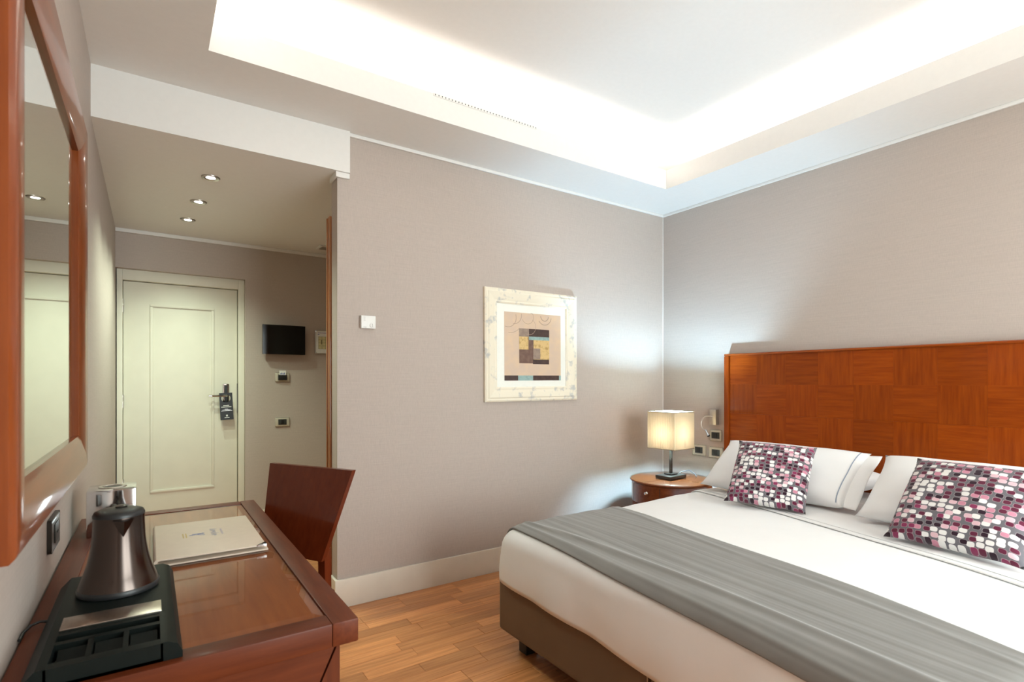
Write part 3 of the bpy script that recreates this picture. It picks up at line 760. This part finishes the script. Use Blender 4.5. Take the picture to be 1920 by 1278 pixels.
sh = cloth('folded_sheet', 'white top sheet folded back in front of the pillows', 'sheet', M['linen2'], MB().grid(fold, 30, 70), .004)
for off, nm in ((.035, 'hem_stitch'), ):
    MB().grid(lambda u, v: surf(hem(BY0 + (BY1 - BY0) * v) + off + .004 * u, BY0 + (BY1 - BY0) * v, .0085), 1, 70).build(nm, M['stitch'], sh, 60)
def run_edges(y):
    t = (y - .6) / (2.12 - .6); return 1.30 + .10 * t, 1.77 + .32 * t + .03 * math.sin(y * 3)
def runr(u, v):
    y_ = BY0 - .19 + (BY1 - BY0 + .38) * v; a, b = run_edges(min(max(y_, .2), 2.2)); x = a + (b - a) * u
    w_ = (b - a) * u
    rid = .009 * math.exp(-((w_ - .10 - .05 * math.sin(y_ * 1.7)) / .020) ** 2) + .004 * math.exp(-((w_ - .045) / .012) ** 2) + .003 * math.exp(-(((b - a) * (1 - u) - .06 - .02 * math.sin(y_ * 2.3)) / .014) ** 2)
    rid += .0016 * mno.noise(Vector((w_ * 34 + .8 * math.sin(y_ * 1.6), y_ * 1.1, 7))) + .0008 * mno.noise(Vector((w_ * 80 + .8 * math.sin(y_ * 1.2), y_ * 1.6, 2)))
    return surf(x, y_, .010 + rid)
rn = cloth('bed_runner', 'grey fabric runner laid across the foot of the bed', 'bed runner', M['runner'], MB().grid(runr, 150, 110), .006)

# headboard: bordered panel of square veneers with alternating grain
hb = thing('headboard', 'wide cherry wood headboard of square veneer panels on the right wall', 'headboard', (XR, 1.2, 0))
HT, HBY = 1.456, 1.18
box('core', M['headB'], hb, -.038, -.004, -HBY + .02, HBY - .02, .12, HT - .02)
box('border', M['headB'], hb, -.056, -.002, -HBY, HBY, HT - .016, HT, .006)
for s_ in (-1, 1): box('border', M['headZ'], hb, -.056, -.002, s_ * HBY - (.0 if s_ < 0 else .040), s_ * HBY + (.040 if s_ < 0 else 0), .12, HT - .016, .006)
TS = .207
pmesh = {}
for c_ in range(11):
    for r_ in range(6):
        y1_ = HBY - .042 - c_ * TS; z1_ = HT - .016 - r_ * TS
        key = 'headY' if (c_ + r_) % 2 == 0 else 'headZ'
        if key not in pmesh:
            o = MB().box(-.006, 0, -TS + .0003, 0, -TS + .0003, 0).build('veneer_panel', M[key], hb); pmesh[key] = o.data
        else:
            o = bpy.data.objects.new('veneer_panel', pmesh[key]); C.objects.link(o); o.parent = hb
        o.location = (-.038 + random.uniform(-.0002, .0002), y1_, z1_)

# pillows
def pillow(name, label, cat, mat, w_, h_, t_, corners_in=.0, flange=0.0, group=None, seed=0, parts=None):
    """local: x width, z height, -y is the front; base at z = 0"""
    o = thing(name, label, cat, group=group)
    nu, nv = 36, 30
    def fn(sgn):
        def f(u, v):
            a, b = 2 * u - 1, 2 * v - 1
            px_ = a * w_ / 2 * (1 - .07 * b * b * (1 - abs(a) ** 6) * .5) * (1 - .05 * (1 - b ** 4) * a * a)
            pz_ = b * h_ / 2 * (1 - .06 * (1 - a ** 4) * b * b)
            e = max(0, 1 - abs(a) ** 2.8) ** .42 * max(0, 1 - abs(b) ** 2.8) ** .42
            wv = mno.noise(Vector((a * 2.1 + seed, b * 2.1, sgn))) * .10 + mno.noise(Vector((a * 5 + seed, b * 4, sgn + 3))) * .03
            return (px_, sgn * t_ / 2 * e * (1 + wv), pz_ + h_ / 2)
        return f
    mb = MB(); mb.grid(fn(-1), nu, nv); mb.grid(fn(1), nu, nv)
    me = mb.build('cushion_body', mat, o, 70)
    bm = bmesh.new(); bm.from_mesh(me.data); bmesh.ops.remove_doubles(bm, verts=bm.verts, dist=.0006); bmesh.ops.recalc_face_normals(bm, faces=bm.faces); bm.to_mesh(me.data); bm.free()
    if flange:
        fm = MB()
        def ff(u, v):
            b = 2 * v - 1; x = w_ / 2 * .90 + (flange + w_ * .05) * u
            return (x, .012 * math.sin(v * 7 + 1) * u - .01 * u, h_ / 2 + b * h_ / 2 * (.90 + .06 * u))
        f_ = fm.grid(ff, 6, 24).build('flange', mat, o, 70)
        sm = f_.modifiers.new('thickness', 'SOLIDIFY'); sm.thickness = .004
        ft = fn(-1)
        def sf(u, v):
            q = ft(.963 + .006 * u, .04 + .92 * v); return (q[0], q[1] - .002, q[2])
        MB().grid(sf, 1, 30).build('blue_stitch', M['piping'], o)
    return o
def place(o, base, xdir, up):
    """base: world point of bottom centre; xdir: width direction; up: height direction"""
    x = Vector(xdir).normalized(); z = Vector(up); z = (z - x * z.dot(x)).normalized(); y_ = z.cross(x)
    m = Matrix((x, y_, z)).transposed().to_4x4(); m.translation = Vector(base); o.matrix_world = m
XD = (.0, -1, 0)
p = pillow('pillow', 'white pillow lying flat against the headboard on the side of the lamp', 'pillow', M['linen2'], .78, .43, .14, seed=5, group='white bed pillows'); place(p, (3.03, 1.66, .70), XD, (1, 0, .0))
p = pillow('pillow', 'white pillow lying flat against the headboard on the side away from the lamp', 'pillow', M['linen2'], .78, .43, .14, seed=9, group='white bed pillows'); place(p, (3.03, .78, .70), XD, (1, 0, .0))
p = pillow('pillow', 'white pillow with blue stitched edge leaning behind the cushion nearer the lamp', 'pillow', M['linen2'], .80, .40, .14, flange=.05, seed=2, group='white bed pillows'); place(p, (2.755, 1.635, .637), (.02, -1, 0), (.30, .03, .23))
p = pillow('pillow', 'white pillow leaning behind the larger-looking cushion at the right', 'pillow', M['linen2'], .72, .40, .15, seed=3, group='white bed pillows'); place(p, (2.66, .785, .64), (-.02, -1, .0), (.30, 0, .245))
p = pillow('throw_cushion', 'purple, pink and white dabbed throw cushion nearer the bedside lamp', 'cushion', M['dabs'], .385, .385, .13, seed=1, group='dab print throw cushions'); place(p, (2.555, 1.52, .62), (.10, -.335, -.01), (.22, .05, .275))
p = pillow('throw_cushion', 'purple, pink and white dabbed throw cushion at the right edge of the picture', 'cushion', M['dabs'], .44, .40, .13, seed=4, group='dab print throw cushions'); place(p, (2.455, .74, .62), (-.05, -.42, 0), (.225, .0, .26))

# ------------------------------------------------------------------ bedside table and lamp
NZ = .56
nt_ = thing('bedside_table', 'round cherry wood bedside table with glass top in the corner', 'bedside table', (3.11, 2.545, 0))
MB().lathe([(.272, .40), (.278, .404), (.278, NZ - .024), (.286, NZ - .018), (.290, NZ - .012), (.286, NZ - .006)], n=64).build('drum', M['ns'], nt_, 40)
MB().lathe([(.286, NZ - .006), (.289, NZ - .004), (.289, NZ - .001), (.286, NZ)], n=64).build('glass_top', M['glass'], nt_, 40)
for k in range(4):
    a = R(45 + 90 * k); box('leg', M['ns'], nt_, .245 * math.cos(a) - .02, .245 * math.cos(a) + .02, .245 * math.sin(a) - .02, .245 * math.sin(a) + .02, 0, .41, .004)
MB().lathe([(.255, .12), (.255, .14)], n=48).build('shelf', M['ns'], nt_)
a = math.atan2(-2.545, -3.11) - .62                     # knob faces the room
kn = MB().lathe([(.011, 0), (.012, .004), (.007, .010), (.010, .016), (.001, .019)], n=20).build('drawer_knob', M['chrome'], nt_, 50)
kn.location = (.278 * math.cos(a), .278 * math.sin(a), .485); kn.rotation_euler = (0, R(90), a)
for da in (-.55, .35):
    q = a + da; box('drawer_seam', M['gun'], nt_, -.001, .001, -.0015, .0015, .41, NZ - .03).location = (.278 * math.cos(q), .278 * math.sin(q), 0)

lp = thing('table_lamp', 'square table lamp with pleated cream shade lit on the bedside table', 'lamp', (3.125, 2.56, NZ), R(4))
MB().box(-.095, .095, -.065, .065, 0, .022, .004).build('foot', M['gun'], lp, 40)
MB().box(-.038, .038, -.032, .032, .022, .032, .003).build('collar', M['gun'], lp, 40)
MB().box(-.010, .010, -.008, .008, .032, .235, .002).build('stem', M['gun'], lp, 40)
cdm = MB(); cdm.tube([(.085, .02, .006), (.12, -.01, .03), (.15, -.05, .045), (.165, -.09, .02), (.15, -.11, .004)], .0028, 8); cdm.build('cord', M['black'], lp, 60)
NPL = 20
m, nt, b = newmat('pleated_shade'); nt.nodes.remove(b)
tl_ = nd(nt, 'ShaderNodeBsdfTranslucent'); tl_.inputs[0].default_value = (.085, .042, .021, 1)
vx = nd(nt, 'ShaderNodeTexCoord'); sx3 = nd(nt, 'ShaderNodeSeparateXYZ'); nt.links.new(vx.outputs['Object'], sx3.inputs[0])
ad = nd(nt, 'ShaderNodeMath', operation='ADD'); nt.links.new(sx3.outputs[0], ad.inputs[0]); nt.links.new(sx3.outputs[1], ad.inputs[1])
mf = nd(nt, 'ShaderNodeMath', operation='MULTIPLY'); mf.inputs[1].default_value = 2 * PI * NPL / .232; nt.links.new(ad.outputs[0], mf.inputs[0])
sn = nd(nt, 'ShaderNodeMath', operation='SINE'); nt.links.new(mf.outputs[0], sn.inputs[0])
nt.links.new(ramp(nt, sn.outputs[0], [(0.1, (.050, .025, .0115)), (0.7, (.017, .0066, .0024))]), tl_.inputs[0])
df = nd(nt, 'ShaderNodeBsdfDiffuse'); df.inputs[0].default_value = (.75, .64, .47, 1)
mx = nd(nt, 'ShaderNodeMixShader'); mx.inputs[0].default_value = .5
nt.links.new(tl_.outputs[0], mx.inputs[1]); nt.links.new(df.outputs[0], mx.inputs[2]); nt.links.new(mx.outputs[0], nt.nodes['Material Output'].inputs[0])
M['shade'] = m
sw_, sz0, sz1, NP = .116, .215, .475, NPL
def side_pts(z, out):
    pts = []
    cs = [(-1, -1), (1, -1), (1, 1), (-1, 1)]
    for i in range(4):
        A, B = Vector(cs[i]) * sw_, Vector(cs[(i + 1) % 4]) * sw_; nrm = Vector((B.y - A.y, A.x - B.x)).normalized()
        for k in range(NP * 2):
            t = k / (NP * 2); q = A + (B - A) * t + nrm * (out * (.0035 if k % 2 else 0)); pts.append((q.x, q.y, z))
    return pts
lo_, hi_ = side_pts(sz0, 1), side_pts(sz1, 1); n = len(lo_)
MB().add(lo_ + hi_, [(i, (i + 1) % n, n + (i + 1) % n, n + i) for i in range(n)]).build('shade', M['shade'], lp)
for z in (sz0, sz1):
    tm = MB()
    for (a, b, c_, e) in ((-sw_, sw_, -sw_ - .003, -sw_ + .001), (-sw_, sw_, sw_ - .001, sw_ + .003), (-sw_ - .003, -sw_ + .001, -sw_, sw_), (sw_ - .001, sw_ + .003, -sw_, sw_)): tm.box(a, b, c_, e, z - .003, z + .003)
    tm.build('shade_rim', M['shade'], lp)
MB().lathe([(.014, .235), (.016, .27), (.014, .275)], n=20).build('lamp_holder', M['black'], lp, 40)
sx_ = MB(); sx_.box(-sw_, sw_, -.002, .002, .262, .266); sx_.box(-.002, .002, -sw_, sw_, .262, .266); sx_.build('shade_carrier', M['steel'], lp)
M['bulb'] = emit('bulb_glow', BULB_COL, BULB_E)
MB().lathe([(.012, .275), (.022, .295), (.030, .32), (.028, .345), (.016, .362), (.001, .366)], n=24).build('bulb', M['bulb'], lp, 60)

# wall plates and reading light beside the headboard (rotated so that they face -x)
for (nm, lab, y_, z, w_) in (('wall_switch', 'switch plate on the right wall just behind the lamp shade', 2.630, .722, .125), ('wall_switch', 'switch plate between the lamp and the headboard, lower of the two near the headboard', 2.480, .717, .125), ('power_socket', 'socket plate under the reading light by the headboard', 2.482, .847, .10)):
    t = plate_at(nm, lab, (XR, y_, z), R(-90), w_, .085, cat='switch' if nm == 'wall_switch' else 'socket', group='bedside wall plates')
    box('rocker', M['black'], t, -.014, .014, -.0150, -.0125, -.018, .018, .002)
rl = thing('reading_light', 'small steel flexible arm reading light on the wall beside the headboard', 'reading light', (XR, 2.49, .985), R(-90))
box('wall_box', M['steel'], rl, -.028, .028, -.035, 0, -.058, .058, .003)
am = MB(); pts = []
for k in range(25):
    t = k / 24; a = R(80 + 200 * t)
    pts.append((-.045 + .045 * math.cos(a) + .01, -.045 - .035 * t, -.045 + .052 * math.sin(a)))
pts = [(.0, -.035, .004), (-.012, -.045, .008)] + pts[2:]
am.tube(pts, .0045, 10); am.build('flexible_arm', M['steel'], rl, 60)
e = Vector(pts[-1]); hdm = MB(); hdm.tube([e, e + Vector((.030, -.012, -.034)), e + Vector((.036, -.0145, -.041))], [.007, .011, .012], 16); hdm.build('head', M['chrome'], rl, 50)
bpy.context.view_layer.update()
